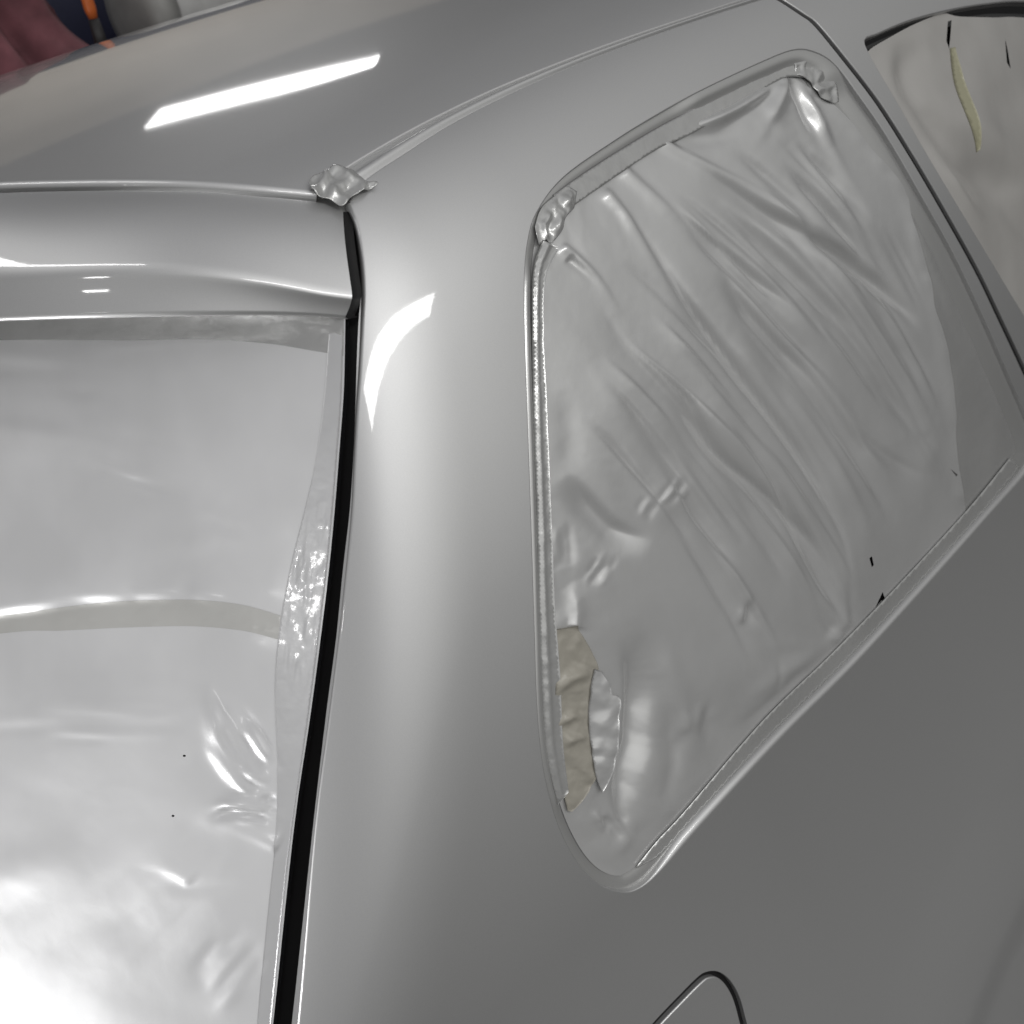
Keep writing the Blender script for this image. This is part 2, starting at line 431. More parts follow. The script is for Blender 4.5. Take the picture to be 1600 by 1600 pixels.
# ---- fuel door
def ring_inset(loop, d):
    T = np.roll(loop, -1, 0)-np.roll(loop, 1, 0); T /= np.linalg.norm(T, axis=1)[:, None]
    O = np.stack([-T[:, 1], T[:, 0]], 1)
    q = loop+O*d
    if inside(q[:1]*0+ (loop.mean(0)), loop)[0] and not inside(q, loop).mean() > .5: q = loop-O*d
    return q
fd = ring_inset(fuel, 13); V2, F = tri_fill(fd, (), 9)
P, b = hit(V2, G2); N = grad(G2, P)
Pb, b = hit(fd, G2); Nb = grad(G2, Pb)
V, N, F = join([(P, N, F), edge_roll(Pb, Nb, .002, .01, True, (fd, False))])
link_mesh('fuel_door', V, F, M_PAINT, car, N)

# ---- dark rubber and shadow behind the gaps
def backing(name, outline, g, depth, mat, step=16):
    V2, F = tri_fill(outline, (), step); P, b = hit(V2, g); N = grad(g, P)
    F = F[~b[F].any(1)]
    return link_mesh(name, P-N*depth, F, mat, car, N)
fuel_out = ring_inset(fuel, -1)
backing('filler_recess', fuel_out, G2, .006, M_RUBBER)
BLACK_EDGE = [(549, 326), (557, 360), (562, 400), (565, 445), (560, 495), (556, 560), (553, 640), (549, 720), (543, 800), (532, 892), (521, 1000), (505, 1120), (484, 1300), (452, 1600), (418, 1900)]
gut = np.vstack([smooth([(x+4, y) for x, y in PILLAR_EDGE[1:]], 9), smooth(BLACK_EDGE, 9)[::-1]])
V2, F = tri_fill(gut, (), 7); P, b = hit(V2, G2); N = grad(G2, P); link_mesh('pillar_gutter', P-N*.0052, F[~b[F].any(1)], M_PAINT, car, N)
gap_strip = np.vstack([smooth([(x+14, y) for x, y in PILLAR_EDGE], 12), smooth([(520, 300)]+[(x-30, y) for x, y in FILM_RIGHT], 12)[::-1]])
backing('tailgate_seal', gap_strip, G2, .02, M_RUBBER)
dgx = smooth(DOOR_GAP, 12); gap2 = np.vstack([dgx+[9, -4], (dgx-[3, -1])[::-1]])
backing('door_seal', gap2, G2, .005, M_RUBBER)
wo = ring_inset(win, -8)
backing('quarter_window', wo, G2, .032, M_GLASS, 18)

# ---- roof
rs, _ = hit(smooth(ROOF_SEAM, 10), G1)
ro = np.argsort(rs[:, 1]); ys, xs = rs[ro, 1], rs[ro, 0]
REAR_EDGE = [(-260, 300), (-100, 289), (0, 283), (100, 280), (200, 279), (300, 281), (400, 288), (498, 298)]
re_, _ = hit(smooth(REAR_EDGE, 8), G1)
o2 = np.argsort(re_[:, 0]); 
def y_rear(x):
    ax = np.abs(x); k = re_[:, 0] > .0
    xx, yy = re_[o2][:, 0], re_[o2][:, 1]; k = xx > .02
    return np.interp(ax, xx[k], yy[k])
def x_seam(y): return np.interp(y, ys, xs)
nu, nv = 120, 150
U_ = np.linspace(0, 1, nu)
VV = np.zeros((nv, nu, 3))
x_end = x_seam(ys[0])
for j, v in enumerate(np.linspace(0, 1, nv)**1.35):
    yc = ys[0]+v*(1.9-ys[0])
    for it in range(3):
        xr = x_seam(yc if it == 0 else yy[-1])
        xl = -xr
        xx = xl+(xr-xl)*U_
        yr = y_rear(np.clip(xx, -x_end, x_end)); yy = yr+v*(1.9-yr)
    VV[j, :, 0] = xx; VV[j, :, 1] = yy
VV = VV.reshape(-1, 3); VV[:, 2] = zdrop(VV[:, 0], VV[:, 1], G1)
F = [(j*nu+i, j*nu+i+1, (j+1)*nu+i+1, (j+1)*nu+i) for j in range(nv-1) for i in range(nu-1)]
N = grad(G1, VV)
rear_row = VV[:nu]; seam_row = VV[nu-1::nu]
V, N, F = join([(VV, N, F), edge_roll(rear_row, N[:nu], .0055, .02, False, (0, -1, 0), 8), edge_roll(seam_row, N[nu-1::nu], .002, .006, False, (1, 0, 0))])
link_mesh('roof', V, F, M_PAINT, car, N)

backing('corner_gusset', np.array([(480, 292), (520, 284), (548, 292), (556, 338), (536, 338), (505, 322)], float), G1, .011, M_PAINT, 6)
# ---- roof moulding in the ditch between roof and rail
n = 160
a3, _ = hit(resample(smooth(ROOF_SEAM[1:9], 8), n), G1); b3, _ = hit(resample(smooth(RAIL[1:], 8), n), G2)
na, nb_ = grad(G1, a3), grad(G2, b3)
rows = []; 
for u in np.linspace(-.2, 1.2, 17):
    nn = na*(1-u)+nb_*u; prof = -.0022+.0048*math.exp(-((u-.58)/.24)**2)-.0012*min(1, abs(2*u-1)**4)
    rows.append(a3*(1-u)+b3*u+nn*prof)
V, F = loft(rows)
link_mesh('roof_moulding', V, F, M_PAINT, car)

# ---- tailgate spoiler
E0 = [(-260, 308), (-100, 297), (0, 290.5), (100, 287.5), (200, 286.5), (300, 288.5), (400, 295.5), (494, 305), (533, 320)]
E1 = [(-260, 444), (-100, 434), (0, 428), (150, 421), (250, 420), (330, 425), (420, 439), (500, 456), (551, 464)]
E2 = [(-260, 518), (-100, 506), (0, 500), (200, 494), (380, 491), (480, 492), (539, 496)]
n = 150
def over(u): return .125*(1-.96*np.clip(u, 0, 1)**2.6)
uu = np.linspace(0, 1, n)
p0 = resample(smooth(E0, 8), n); p1 = resample(smooth(E1, 8), n); p2 = resample(smooth(E2, 8), n)
A0, _ = hit(p0, G1); A0[:, 2] -= .006
def hit_off(px, offs):
    off = np.asarray(offs)
    return hit(px, lambda P: g_rear(P)-off/1.25)[0]
A1 = hit_off(p1, over(uu)+.004); A2 = hit_off(p2, over(uu))
rows = []
for t in np.linspace(0, .93, 16):
    up = np.array([0, 0, 1.0]); rows.append(A0*(1-t)+A1*t+up*(.007*math.sin(math.pi*t)))
c0 = rows[-1]; c1 = A1*.86+A2*.14
for t in np.linspace(0, 1, 9)[1:]:
    rows.append(c0*(1-t)**2+2*A1*t*(1-t)+c1*t*t)
inn = np.array([0, 1.0, .25])*.010
for t in np.linspace(0, 1, 9)[1:]:
    rows.append(c1*(1-t)+A2*t+inn*(.12*math.sin(math.pi*t)))
tk = (1-sstep(.8, .97, uu))[:, None]
rows.append(A2+np.array([-.0005, .003, -.0025])); rows.append(A2+np.array([-.001, .003, -.003])+tk*np.array([0, .009, -.001])); rows.append(A2+np.array([-.002, .003, -.003])+tk*np.array([0, .05, .02]))
full = []
for r in rows:
    bridge = np.stack([np.linspace(-r[0, 0], r[0, 0], 9), np.full(9, r[0, 1]), np.full(9, r[0, 2])], 1)[1:-1]
    bridge[:, 1] -= .30*(r[0, 0]**2-bridge[:, 0]**2)
    full.append(np.vstack([r[::-1]*[-1, 1, 1], bridge, r]))
V, F = loft(full)
sp = link_mesh('spoiler', V, F, M_PAINT, car)
edge = np.stack([r[-1] for r in rows]); back = edge+np.array([-.05, .03, -.01])
V, F = loft([edge, edge+np.array([-.003, .012, -.004]), back])
link_mesh('spoiler_end', V, F, M_RUBBER, sp)

# ---- window seal (painted over with the body colour)
inn_ = ring_inset(win, 24)
k = 9; rows = []
Po, _ = hit(win, G2); No = grad(G2, Po)
lo_ = smooth([(818, 450), (834, 980), (856, 1240)], 14); dl, _, _ = pdist(win, lo_)
dh, _, _ = pdist(win, smooth([(1098, 138), (1190, 95), (1241, 76), (1275, 80), (1300, 97)], 14))
amp = .3+1.0*sstep(60, 10, dl)+.2*sstep(40, 5, dh)
for t in np.linspace(0, 1, k):
    q = win*(1-t)+inn_*t; P, _ = hit(q, G2); Nn = grad(G2, P)
    h = -.006+.0035*np.sin(math.pi*min(1, t*1.1))*amp-.004*t
    if np.ndim(h) == 0: h = np.full(len(q), h)
    h = h+.0045*sstep(60, 8, dh)
    rows.append(P+Nn*h[:, None])
V = np.vstack(rows); m = len(win); F = [(j*m+i, (j+1)*m+i, (j+1)*m+(i+1) % m, j*m+(i+1) % m) for j in range(k-1) for i in range(m)]
link_mesh('window_seal', V, F, M_SEAL, car)

# ---- the far side of the tail and the tailgate skin below its window
qm = sc.objects['quarter_panel'].copy(); qm.name = 'quarter_panel'; sc.collection.objects.link(qm); qm.parent = car
qm.scale = (-1, 1, 1)
def rear_grid(x0, x1, z0, z1, off, nx=40, nz=30, wob=0):
    X, Z = np.meshgrid(np.linspace(x0, x1, nx), np.linspace(z0, z1, nz)); X = X.ravel(); Z = Z.ravel()
    P = np.stack([X, Yrear(X, Z)-off, Z], 1)
    if wob: P[:, 1] -= wob*vnoise(P[:, [0, 2]]*1000, 90, 15)
    return P, [(j*nx+i, j*nx+i+1, (j+1)*nx+i+1, (j+1)*nx+i) for j in range(nz-1) for i in range(nx-1)]
V, F = rear_grid(-.66, .66, .35, .90, -.014); link_mesh('tailgate', V, F, M_PAINT, car)

# ---- rear door
DWIN = [(1350, 62), (1372, 50), (1420, 30), (1480, 14), (1540, 4), (1600, 0), (1700, 10), (1800, 40), (1880, 200), (1940, 420), (1960, 640), (1900, 680), (1780, 700), (1710, 705), (1690, 660), (1655, 590), (1600, 495), (1540, 395), (1490, 312), (1440, 228), (1400, 158), (1366, 100)]
dwin = smooth(DWIN, 7, closed=True)
dgo = smooth(DOOR_GAP, 8)+[8, -3.5]
roofside = smooth([(1206, -6), (1300, -34), (1500, -85), (1700, -120), (1950, -130)], 10)
douter = np.vstack([roofside[:-1], resample([(1950, -130), (2060, 500), (2060, 1890)], 150)[:-1], resample([(2060, 1890), (1740, 1890)], 30)[:-1], dgo[::-1][:-1]])
V2, F = tri_fill(douter, [dwin], 11)
P, bad = hit(V2, G1); N = grad(G1, P); F = F[~bad[F].any(1)]
def fl1(px, r, d, closed, gap):
    P, b = hit(px, G1); return edge_roll(P, grad(G1, P), r, d, closed, gap, 6)
V, N, F = join([(P, N, F), fl1(dwin, .003, .012, True, (dwin, True)), fl1(dgo, .0016, .02, False, (douter, False))])
link_mesh('rear_door', V, F, M_PAINT, car, N)
backing('door_window', ring_inset(dwin, -10), G1, .022, M_GLASS, 22)

# ================================================================== masking
# ---- quarter window film
Q = lambda *p: list(p)
def zq(X, Y): return (900+X/2.4615, 250+Y/2.4615)
QF = [
    ([(1095, 258), (1152, 291), (1209, 327), (1266, 360), (1327, 392), (1379, 433), (1424, 478), (1465, 506)], -2.0, 9, .5),
    ([(1148, 315), (1205, 372), (1266, 433), (1327, 498), (1379, 559)], -1.5, 9, .5),
    ([(1046, 311), (1103, 360), (1160, 408), (1225, 461), (1274, 510)], -1.6, 9, .5),
    ([(1128, 412), (1168, 469), (1213, 522), (1266, 579), (1302, 624)], -1.6, 8, .5),
    ([(985, 320), (1034, 392), (1083, 465), (1132, 530), (1184, 599), (1225, 652), (1266, 709), (1306, 790), (1331, 860), (1345, 960)], -2.2, 9, .5),
    ([(941, 453), (953, 486), (989, 534), (1042, 583), (1087, 628), (1128, 697), (1192, 758), (1266, 827), (1306, 892), (1335, 975)], -2.0, 11, .5),
    ([(1253, 319), (1290, 364), (1339, 404), (1396, 449), (1450, 520)], -1.6, 8, .4),
    ([(1355, 583), (1396, 616), (1452, 677)], -1.4, 9, .3), ([(1327, 652), (1367, 692), (1424, 730), (1469, 750)], -1.0, 8, .3),
    ([(890, 740), (949, 807), (981, 831), (1030, 850)], -1.8, 13, .4),
    ([(1225, 760), (1262, 840), (1300, 920), (1338, 980)], -1.6, 7), ([(1210, 820), (1262, 900), (1320, 985)], 1.5, 8),
    ([(1290, 780), (1325, 850), (1352, 950)], 1.2, 9),
    ([(1060, 195), (1130, 180), (1200, 140), (1240, 100)], 2.0, 7), ([(1050, 215), (1120, 212), (1180, 200)], -1.8, 10),
    ([(1240, 105), (1228, 150), (1205, 195)], 3.0, 9), ([(1245, 110), (1262, 150), (1290, 215)], -3.0, 6), ([(1256, 120), (1278, 165), (1310, 230)], 2.6, 6),
        ([(1170, 930), (1182, 960), (1184, 990)], -1.6, 7), ([(1185, 930), (1160, 975)], 1.2, 9),
    ([(1165, 900), (1120, 820), (1090, 760)], -1.0, 26), ([(1000, 960), (1040, 1060), (1060, 1160), (1045, 1260)], -1.4, 16, .3), ([(980, 990), (1002, 1060), (1000, 1150), (985, 1220), (981, 1318)], -3.6, 14, -.3),
    ([(1020, 1000), (1050, 1080), (1058, 1160)], 2.0, 18), ([(1075, 1130), (1065, 1200), (1040, 1270)], -1.3, 8), ([(1090, 1050), (1120, 1140), (1105, 1210)], -1.0, 14),
    ([(1150, 1150), (1220, 1100), (1300, 1020)], -1.8, 11, .3), ([(1160, 1105), (1240, 1050), (1318, 1000)], 1.5, 9), ([(1225, 1085), (1228, 1050), (1222, 1030)], -.9, 4),
    ([(1305, 985), (1318, 998), (1330, 1010)], 3.5, 8), ([(950, 1230), (975, 1270), (960, 1320)], -1.6, 9), ([(1000, 1270), (985, 1320), (955, 1345)], 1.4, 8),
    ([(885, 600), (900, 680), (890, 760)], -.9, 14), ([(930, 560), (990, 640), (1060, 740)], .9, 30), ([(1100, 600), (1180, 700), (1240, 800)], .9, 26),
    ([(1180, 420), (1280, 520), (1340, 600)], .7, 22), ([(1230, 250), (1340, 330), (1420, 420)], 1.0, 26), ([(1200, 300), (1300, 430), (1390, 520)], .8, 14),
]
wfilm = smooth([(856, 338), (843, 385), (838, 450), (840, 550), (845, 700), (850, 850), (854, 980), (858, 1095), (865, 1172), (876, 1232), (894, 1288), (918, 1334), (943, 1362), (970, 1374), (990, 1368), (1018, 1345), (1086, 1268), (1206, 1140), (1316, 1030), (1400, 940), (1480, 850), (1516, 806),
        (1512, 770), (1502, 700), (1500, 640), (1493, 575), (1482, 520), (1468, 480), (1462, 440), (1446, 380), (1432, 335), (1425, 300), (1400, 262), (1372, 232), (1340, 190), (1310, 160), (1285, 135), (1262, 115), (1244, 100), (1190, 117), (1105, 158), (1040, 195), (970, 237), (895, 290)], 7, closed=True)
front_line = smooth([(1262, 115), (1310, 160), (1372, 232), (1425, 300), (1446, 380), (1482, 520), (1500, 640), (1512, 770)], 12)
HEADS = [([(1026, 204), (1062, 226), (1110, 252), (1200, 300), (1300, 372)], 2.6, 5.5, .35, 1), ([(978, 252), (1006, 280), (1035, 308), (1090, 365), (1150, 440)], 2.2, 6.5, .3, 1),
         ([(950, 286), (974, 316), (996, 350), (1040, 420), (1090, 500)], 2.3, 5.5, .35, 1), ([(884, 376), (912, 400), (945, 436), (985, 500)], 2.4, 5, .4, 1), ([(896, 398), (925, 425), (950, 452)], -1.8, 4, .2, 1),
         ([(1236, 108), (1222, 150), (1205, 195), (1170, 250)], 2.6, 8, .2, 1), ([(1246, 112), (1262, 150), (1290, 215), (1340, 300)], -2.8, 6, .2, 1), ([(1256, 122), (1278, 165), (1312, 235), (1360, 320)], 2.4, 6, .2, 1),
         ([(1240, 100), (1180, 142), (1120, 178), (1062, 196)], 2.4, 6, .3, 1), ([(1232, 118), (1180, 165), (1110, 205)], -2.2, 8, .2, 1),
         ([(1338, 988), (1318, 930), (1285, 850), (1250, 780), (1200, 700)], 1.6, 6, .2, 1), ([(1330, 992), (1295, 930), (1262, 870), (1225, 810)], 1.4, 6, .2, 1), ([(1320, 998), (1270, 940), (1235, 900)], -1.6, 6, .2, 1), ([(1343, 980), (1335, 900), (1310, 800)], -1.2, 6, .2, 1),
         ([(904, 985), (908, 955), (906, 925), (912, 890)], 2.6, 7, .4, 1), ([(1100, 735), (1060, 775), (1020, 830)], 1.1, 20, .3)]
def cluster(x0, y0, x1, y1, n, spread, h, w, seed):
    r_ = np.random.RandomState(seed); d_ = np.array([x1-x0, y1-y0], float); nn_ = np.array([-d_[1], d_[0]])/np.linalg.norm(d_)
    for i in range(n):
        o_ = nn_*(i-(n-1)/2)*spread/n+nn_*r_.uniform(-2, 2); a_ = r_.uniform(0, .35); b_ = r_.uniform(.6, 1)
        p_ = np.array([x0, y0])+o_; HEADS.append(([tuple(p_+d_*a_), tuple(p_+d_*(a_+b_)/2+nn_*r_.uniform(-3, 3)), tuple(p_+d_*b_)], h*r_.choice([-1, 1])*r_.uniform(.6, 1.2), w))
cluster(1092, 735, 1040, 800, 5, 34, .5, 3.4, 1); cluster(1030, 770, 1003, 825, 4, 26, .45, 3.2, 2); cluster(968, 855, 918, 940, 6, 30, .55, 3.3, 3); cluster(1190, 925, 1165, 985, 3, 26, .9, 4.5, 4)
cluster(880, 800, 890, 900, 4, 40, .6, 4, 6); cluster(1110, 1080, 1080, 1190, 5, 60, .8, 5, 7); cluster(945, 1250, 985, 1330, 5, 50, 1.1, 5, 8); cluster(1440, 640, 1490, 740, 5, 50, .6, 4.5, 9)
def film_disp(px):
    d, t, s = pdist(px, wfilm, True)
    edge = sstep(0, 26, d)
    df, tf, _ = pdist(px, front_line)
    long_ = [f for f in QF if len(f[0]) >= 4]; short_ = [f for f in QF if len(f[0]) < 4]
    D = (folds(px, long_)*4.2+folds(px, short_)*1.5+folds(px, HEADS)*1.7)*sstep(4, 30, d)
    D += edge*(.6*vnoise(px, 90, 3)+.22*vnoise(px, 26, 4, math.radians(55), 3.6)+.05*vnoise(px, 11, 5))
    for cx, cy, rr, hh, ss_, sd_ in [(935, 1250, 85, 1.5, 34, 201), (1010, 1180, 95, 1.1, 46, 203), (880, 330, 60, 1.2, 26, 205), (1260, 1040, 75, .9, 34, 207), (1250, 150, 50, 1.0, 24, 209), (900, 940, 50, .9, 26, 211), (1470, 700, 60, .6, 30, 213)]:
        D += .7*hh*edge*crumple(px, ss_, sd_)*np.exp(-((px[:, 0]-cx)**2+(px[:, 1]-cy)**2)/(2*rr*rr))
    D += 2.2*sstep(0, 120, d)                     # the film tents a little over the glass
    D += (2.4+.8*vnoise(px, 26, 6))*np.exp(-(df/13)**2)*sstep(0, .1, tf)    # its free front edge stands up
    return D
rngc = np.random.RandomState(5)
FS = smooth([(880, 640), (930, 560), (945, 450), (985, 330), (1046, 290), (1095, 250), (1200, 200), (1280, 220)], 6)
FE = smooth([(1180, 1060), (1290, 1000), (1335, 975), (1348, 940), (1400, 850), (1465, 740), (1478, 620), (1470, 520)], 6)
for i in range(64):
    kk = (i+rngc.rand())/64
    a_ = FS[int(kk*(len(FS)-1))]; e_ = FE[int(kk*(len(FE)-1))]
    t0_ = rngc.uniform(0, .55); t1_ = min(1, t0_+rngc.uniform(.3, .6))
    mid = (a_+e_)/2+np.array([.16*(e_-a_)[1], -.16*(e_-a_)[0]])*rngc.uniform(.4, 1.1)
    q_ = lambda t: a_*(1-t)**2+2*mid*t*(1-t)+e_*t*t
    QF.append(([tuple(q_(t)) for t in np.linspace(t0_, t1_, 6)], rngc.choice([-1, -1, 1])*rngc.uniform(.45, 1.0), rngc.uniform(3.6, 7.5), rngc.uniform(-.4, .5)))
TEARS = [[(1367, 873), (1371, 870), (1374, 884), (1371, 887)], [(1389, 926), (1395, 943), (1388, 939), (1378, 950)], [(1494, 733), (1504, 742), (1502, 745)], [(1510, 752), (1519, 764), (1515, 765)]]
tears = [np.array(t, float)[::1] for t in TEARS]
wfm = empty('quarter_window_film', tuple(hit([(1150, 700)], G2)[0][0]))
tag(wfm, 'creased grey masking film stretched over the rear quarter window', 'masking film')
sheet('film_sheet', wfilm, G2, M_FILM, wfm, 3.6, film_disp, -.0088, tears)
# tape strips holding the film
def tape(name, a, b, parent, mat=M_TAPE, lift=-.004, step=4, amp=.5, seed=1, g=G2, ridge=0.0, th=.0005, extra=None):
    """A strip between edge lines a and b (both running the same way)."""
    A = smooth(a, 5); B = smooth(b, 5); poly = np.vstack([A, B[::-1]])
    def dsp(px):
        da, ta, _ = pdist(px, A); db, _, _ = pdist(px, B)
        u = da/(da+db+1e-6)
        D = amp*(vnoise(px, 9, seed)*.5+vnoise(px, 22, seed+1)*.8+.3*vnoise(px, 4.5, seed+2))*np.minimum(1, np.minimum(da, db)/5)
        if ridge: D += ridge*np.exp(-((u-.35)/.14)**2)
        if extra is not None: D += extra(px)
        return D
    return sheet(name, poly, g, mat, parent, step, dsp, lift, (), th)[0]
tape('edge_tape', [(852, 372), (838, 420), (836, 500), (838, 650), (843, 800), (846, 950), (850, 1080), (858, 1180), (876, 1260)],
     [(878, 385), (858, 430), (855, 520), (860, 650), (866, 800), (872, 950), (880, 1060), (884, 1160), (893, 1240)], wfm, ridge=2.2, amp=.45, seed=11)
tape('front_tape', [(1256, 112), (1300, 172), (1352, 240), (1398, 310), (1436, 400), (1462, 490), (1484, 590), (1494, 690), (1500, 765), (1508, 818)],
     [(1302, 120), (1350, 180), (1402, 256), (1452, 345), (1498, 440), (1540, 535), (1572, 610), (1590, 668), (1604, 706), (1560, 764)], wfm, lift=-.0098, amp=.22, seed=21, th=.0005, extra=lambda p: folds(p, [([(1330, 165), (1400, 270), (1470, 420), (1530, 580)], 1.6, 7), ([(1290, 130), (1360, 225), (1440, 370), (1500, 520), (1530, 640)], -1.2, 8), ([(1262, 116), (1285, 130), (1300, 142)], 2.5, 6), ([(1280, 108), (1296, 122), (1312, 150)], 2.5, 5)]))
tape('sill_tape', [(1002, 1358), (1034, 1318), (1080, 1268), (1200, 1128), (1310, 1020), (1420, 905), (1520, 795), (1585, 715)],
     [(1004, 1360), (1040, 1338), (1095, 1278), (1216, 1146), (1326, 1037), (1436, 920), (1536, 808), (1600, 730)], wfm, lift=-.0062, amp=.25, seed=31, th=.0006)
tape('header_tape', [(870, 300), (940, 252), (1020, 203), (1090, 165), (1180, 118), (1240, 92), (1280, 98)],
     [(885, 330), (950, 284), (1028, 232), (1080, 208), (1150, 170), (1225, 120), (1270, 118)], wfm, lift=-.0055, amp=.35, seed=41)
crum = folds
tape('crumpled_tape_end', [(840, 352), (850, 322), (872, 302), (890, 288), (906, 296)], [(846, 380), (858, 372), (866, 378), (884, 356), (888, 338), (902, 322)], wfm, lift=-.0045, amp=.3, seed=51, th=.0003, step=2.5, extra=lambda p: 1.8*crumple(p, 11, 52)*sstep(-2, 14, pdist(p, smooth([(842, 345), (858, 318), (890, 292), (905, 300), (906, 312), (892, 345), (872, 372), (850, 378)], 6), True)[0]))
tape('torn_paper_patch', [(872, 985), (873, 1060), (871, 1130), (878, 1200), (893, 1270)],
     [(905, 978), (930, 1020), (940, 1055), (938, 1130), (936, 1200), (926, 1236), (900, 1272)], wfm, mat=M_PATCH, lift=-.0074, amp=.5, seed=61, step=3,
     extra=lambda p: film_disp(p)+1.0+.9*crumple(p, 20, 301)+np.maximum(-.9, folds(p, [([(868, 1100), (884, 1070), (905, 1058), (935, 1050)], 4.0, 6), ([(862, 1142), (880, 1132), (900, 1120), (925, 1128)], 3.6, 5),
                               ([(885, 1170), (900, 1155), (925, 1153)], 3.4, 5), ([(890, 1205), (905, 1215), (930, 1235)], -3.5, 6), ([(885, 1095), (910, 1092), (930, 1088)], -2.4, 5), ([(893, 1000), (905, 1030), (915, 1050)], -1.5, 9), ([(875, 1110), (878, 1180), (890, 1240)], -2.5, 7)])))
tape('peeled_flap', [(932, 1046), (925, 1080), (923, 1130), (926, 1170), (931, 1210), (942, 1236)], [(944, 1050), (955, 1072), (957, 1084), (968, 1092), (964, 1135), (963, 1168), (957, 1200), (952, 1222), (944, 1240)], wfm, mat=M_FILM, lift=-.0046, amp=.3, seed=65, th=.0006, step=3,
     extra=lambda p: film_disp(p)+3.4*sstep(922, 962, p[:, 0])*sstep(1040, 1110, p[:, 1])*sstep(1245, 1190, p[:, 1])+.8*crumple(p, 22, 66)*sstep(1040, 1080, p[:, 1]))
tape('crumpled_tape_end', [(1246, 96), (1262, 88), (1284, 92), (1304, 106)], [(1250, 112), (1272, 126), (1290, 150), (1314, 158), (1312, 128)], wfm, lift=-.006, amp=.3, seed=151, th=.0003, step=2.5, extra=lambda p: 1.8*crumple(p, 11, 152))

# ---- rear window film
fr = smooth(FILM_RIGHT, 7); fr = fr[fr[:, 1] < 1800]
top = smooth([(-260, 460), (-100, 450), (0, 445), (200, 440), (380, 450), (480, 475), (540, 497)], 8)
routl = np.vstack([top[:-1], fr[:-1], resample([fr[-1], (-300, 1800)], 60)[:-1], resample([(-300, 1800), (-260, 460)], 110)[:-1]])
RF = [
    ([(-60, 640), (60, 650), (160, 700), (260, 760)], -1.6, 24), ([(-80, 705), (80, 700), (200, 715), (270, 735)], 1.5, 18), ([(160, 745), (230, 760), (300, 775)], -1.0, 10), ([(60, 800), (100, 780), (130, 720)], -.8, 18),
    ([(-80, 570), (80, 575), (160, 590)], -.8, 12), ([(-80, 1130), (60, 1120), (130, 1135)], .35, 7), ([(-80, 1145), (60, 1140), (120, 1148)], -.35, 6), ([(130, 1105), (240, 1120), (320, 1095)], .35, 7),
    ([(322, 1060), (335, 1110), (352, 1170), (385, 1225), (412, 1255)], 3.2, 9, .4), ([(345, 1130), (365, 1175), (395, 1210), (432, 1222)], 2.0, 6), ([(335, 1140), (358, 1185), (390, 1225), (428, 1232)], -1.8, 5),
    ([(385, 1125), (405, 1160), (428, 1195)], 2.2, 6), ([(372, 1135), (395, 1175), (420, 1205)], -1.6, 7), ([(322, 1281), (350, 1271), (375, 1269), (405, 1276), (432, 1286)], -2.6, 5), ([(322, 1268), (350, 1257), (385, 1256), (430, 1270)], 1.4, 6),
    ([(438, 1325), (400, 1308), (365, 1294), (330, 1285)], 1.2, 8, .3, 1), ([(405, 1255), (420, 1248), (435, 1246)], -1.6, 4), ([(410, 1268), (425, 1262), (436, 1264)], -1.2, 3),
    ([(300, 1382), (270, 1362), (230, 1350), (190, 1345)], 1.0, 9, .5, 1), ([(240, 1370), (285, 1385), (330, 1385), (380, 1378)], -.8, 8), ([(288, 1182), (330, 1200), (380, 1240)], -1.2, 26), ([(270, 1276), (310, 1310), (360, 1330)], -1.2, 24),
    ([(300, 1560), (340, 1500), (400, 1450)], -1.2, 14), ([(330, 1590), (370, 1540), (410, 1490)], 1.0, 10), 
    ([(-60, 1420), (60, 1350), (160, 1340)], 1.0, 26), ([(40, 1520), (150, 1440), (260, 1440)], -.8, 26),
]
seam = smooth([(-300, 990), (0, 962), (120, 944), (220, 938), (300, 937), (420, 962), (520, 975)], 12)
def rear_disp(px):
    d, t, s = pdist(px, fr)
    D = folds(px, RF)*1.5
    D += (1.7*vnoise(px, 140, 7)+.50*vnoise(px, 55, 8, math.radians(20), 2.2)+.04*vnoise(px, 14, 9))*sstep(20, 110, d)*sstep(495, 560, px[:, 1])
    ds, ts, ss = pdist(px, seam); sd = -ds*ss        # > 0 above the seam
    x, y = px[:, 0], px[:, 1]
    bulge = np.zeros(len(px))
    for cx, cy, sx_, sy_, h in [(60, 925, 95, 48, 9), (150, 915, 38, 34, 4), (110, 938, 26, 18, -5), (245, 925, 34, 18, 4), (318, 930, 20, 22, 3.5), (290, 925, 12, 14, -2.5), (205, 930, 9, 12, -2.5), (-120, 940, 90, 50, 8)]:
        bulge += h*np.exp(-((x-cx)/sx_)**2/2-((y-cy)/sy_)**2/2)
    D += .55*bulge*sstep(-10, 16, sd)
    return D
_h = HEADS; HEADS = RF
cluster(325, 1100, 420, 1245, 6, 90, 1.0, 5, 21); cluster(330, 1250, 436, 1270, 7, 50, .8, 3.6, 22); cluster(100, 690, 290, 760, 6, 110, .7, 8, 23); cluster(-60, 1120, 320, 1130, 6, 70, .22, 5, 24)
cluster(300, 1580, 410, 1440, 5, 90, .9, 8, 25); cluster(150, 1480, 300, 1340, 5, 140, .8, 12, 26); cluster(250, 800, 400, 860, 5, 80, .6, 8, 27); cluster(-100, 560, 250, 590, 5, 70, .6, 9, 28)
HEADS = _h
spots = [np.array([(288+2.6*math.cos(a), 1181+1.8*math.sin(a)) for a in np.linspace(0, 6.28, 8)[:-1]]), np.array([(270+2.6*math.cos(a), 1275+1.8*math.sin(a)) for a in np.linspace(0, 6.28, 8)[:-1]]),
         np.array([(510, 520), (520, 513), (534, 506), (536, 510), (524, 518), (514, 523)], float)]
GR = lambda P: g_rear(P)
rfm = empty('rear_window_film', tuple(hit([(250, 1000)], GR)[0][0]))
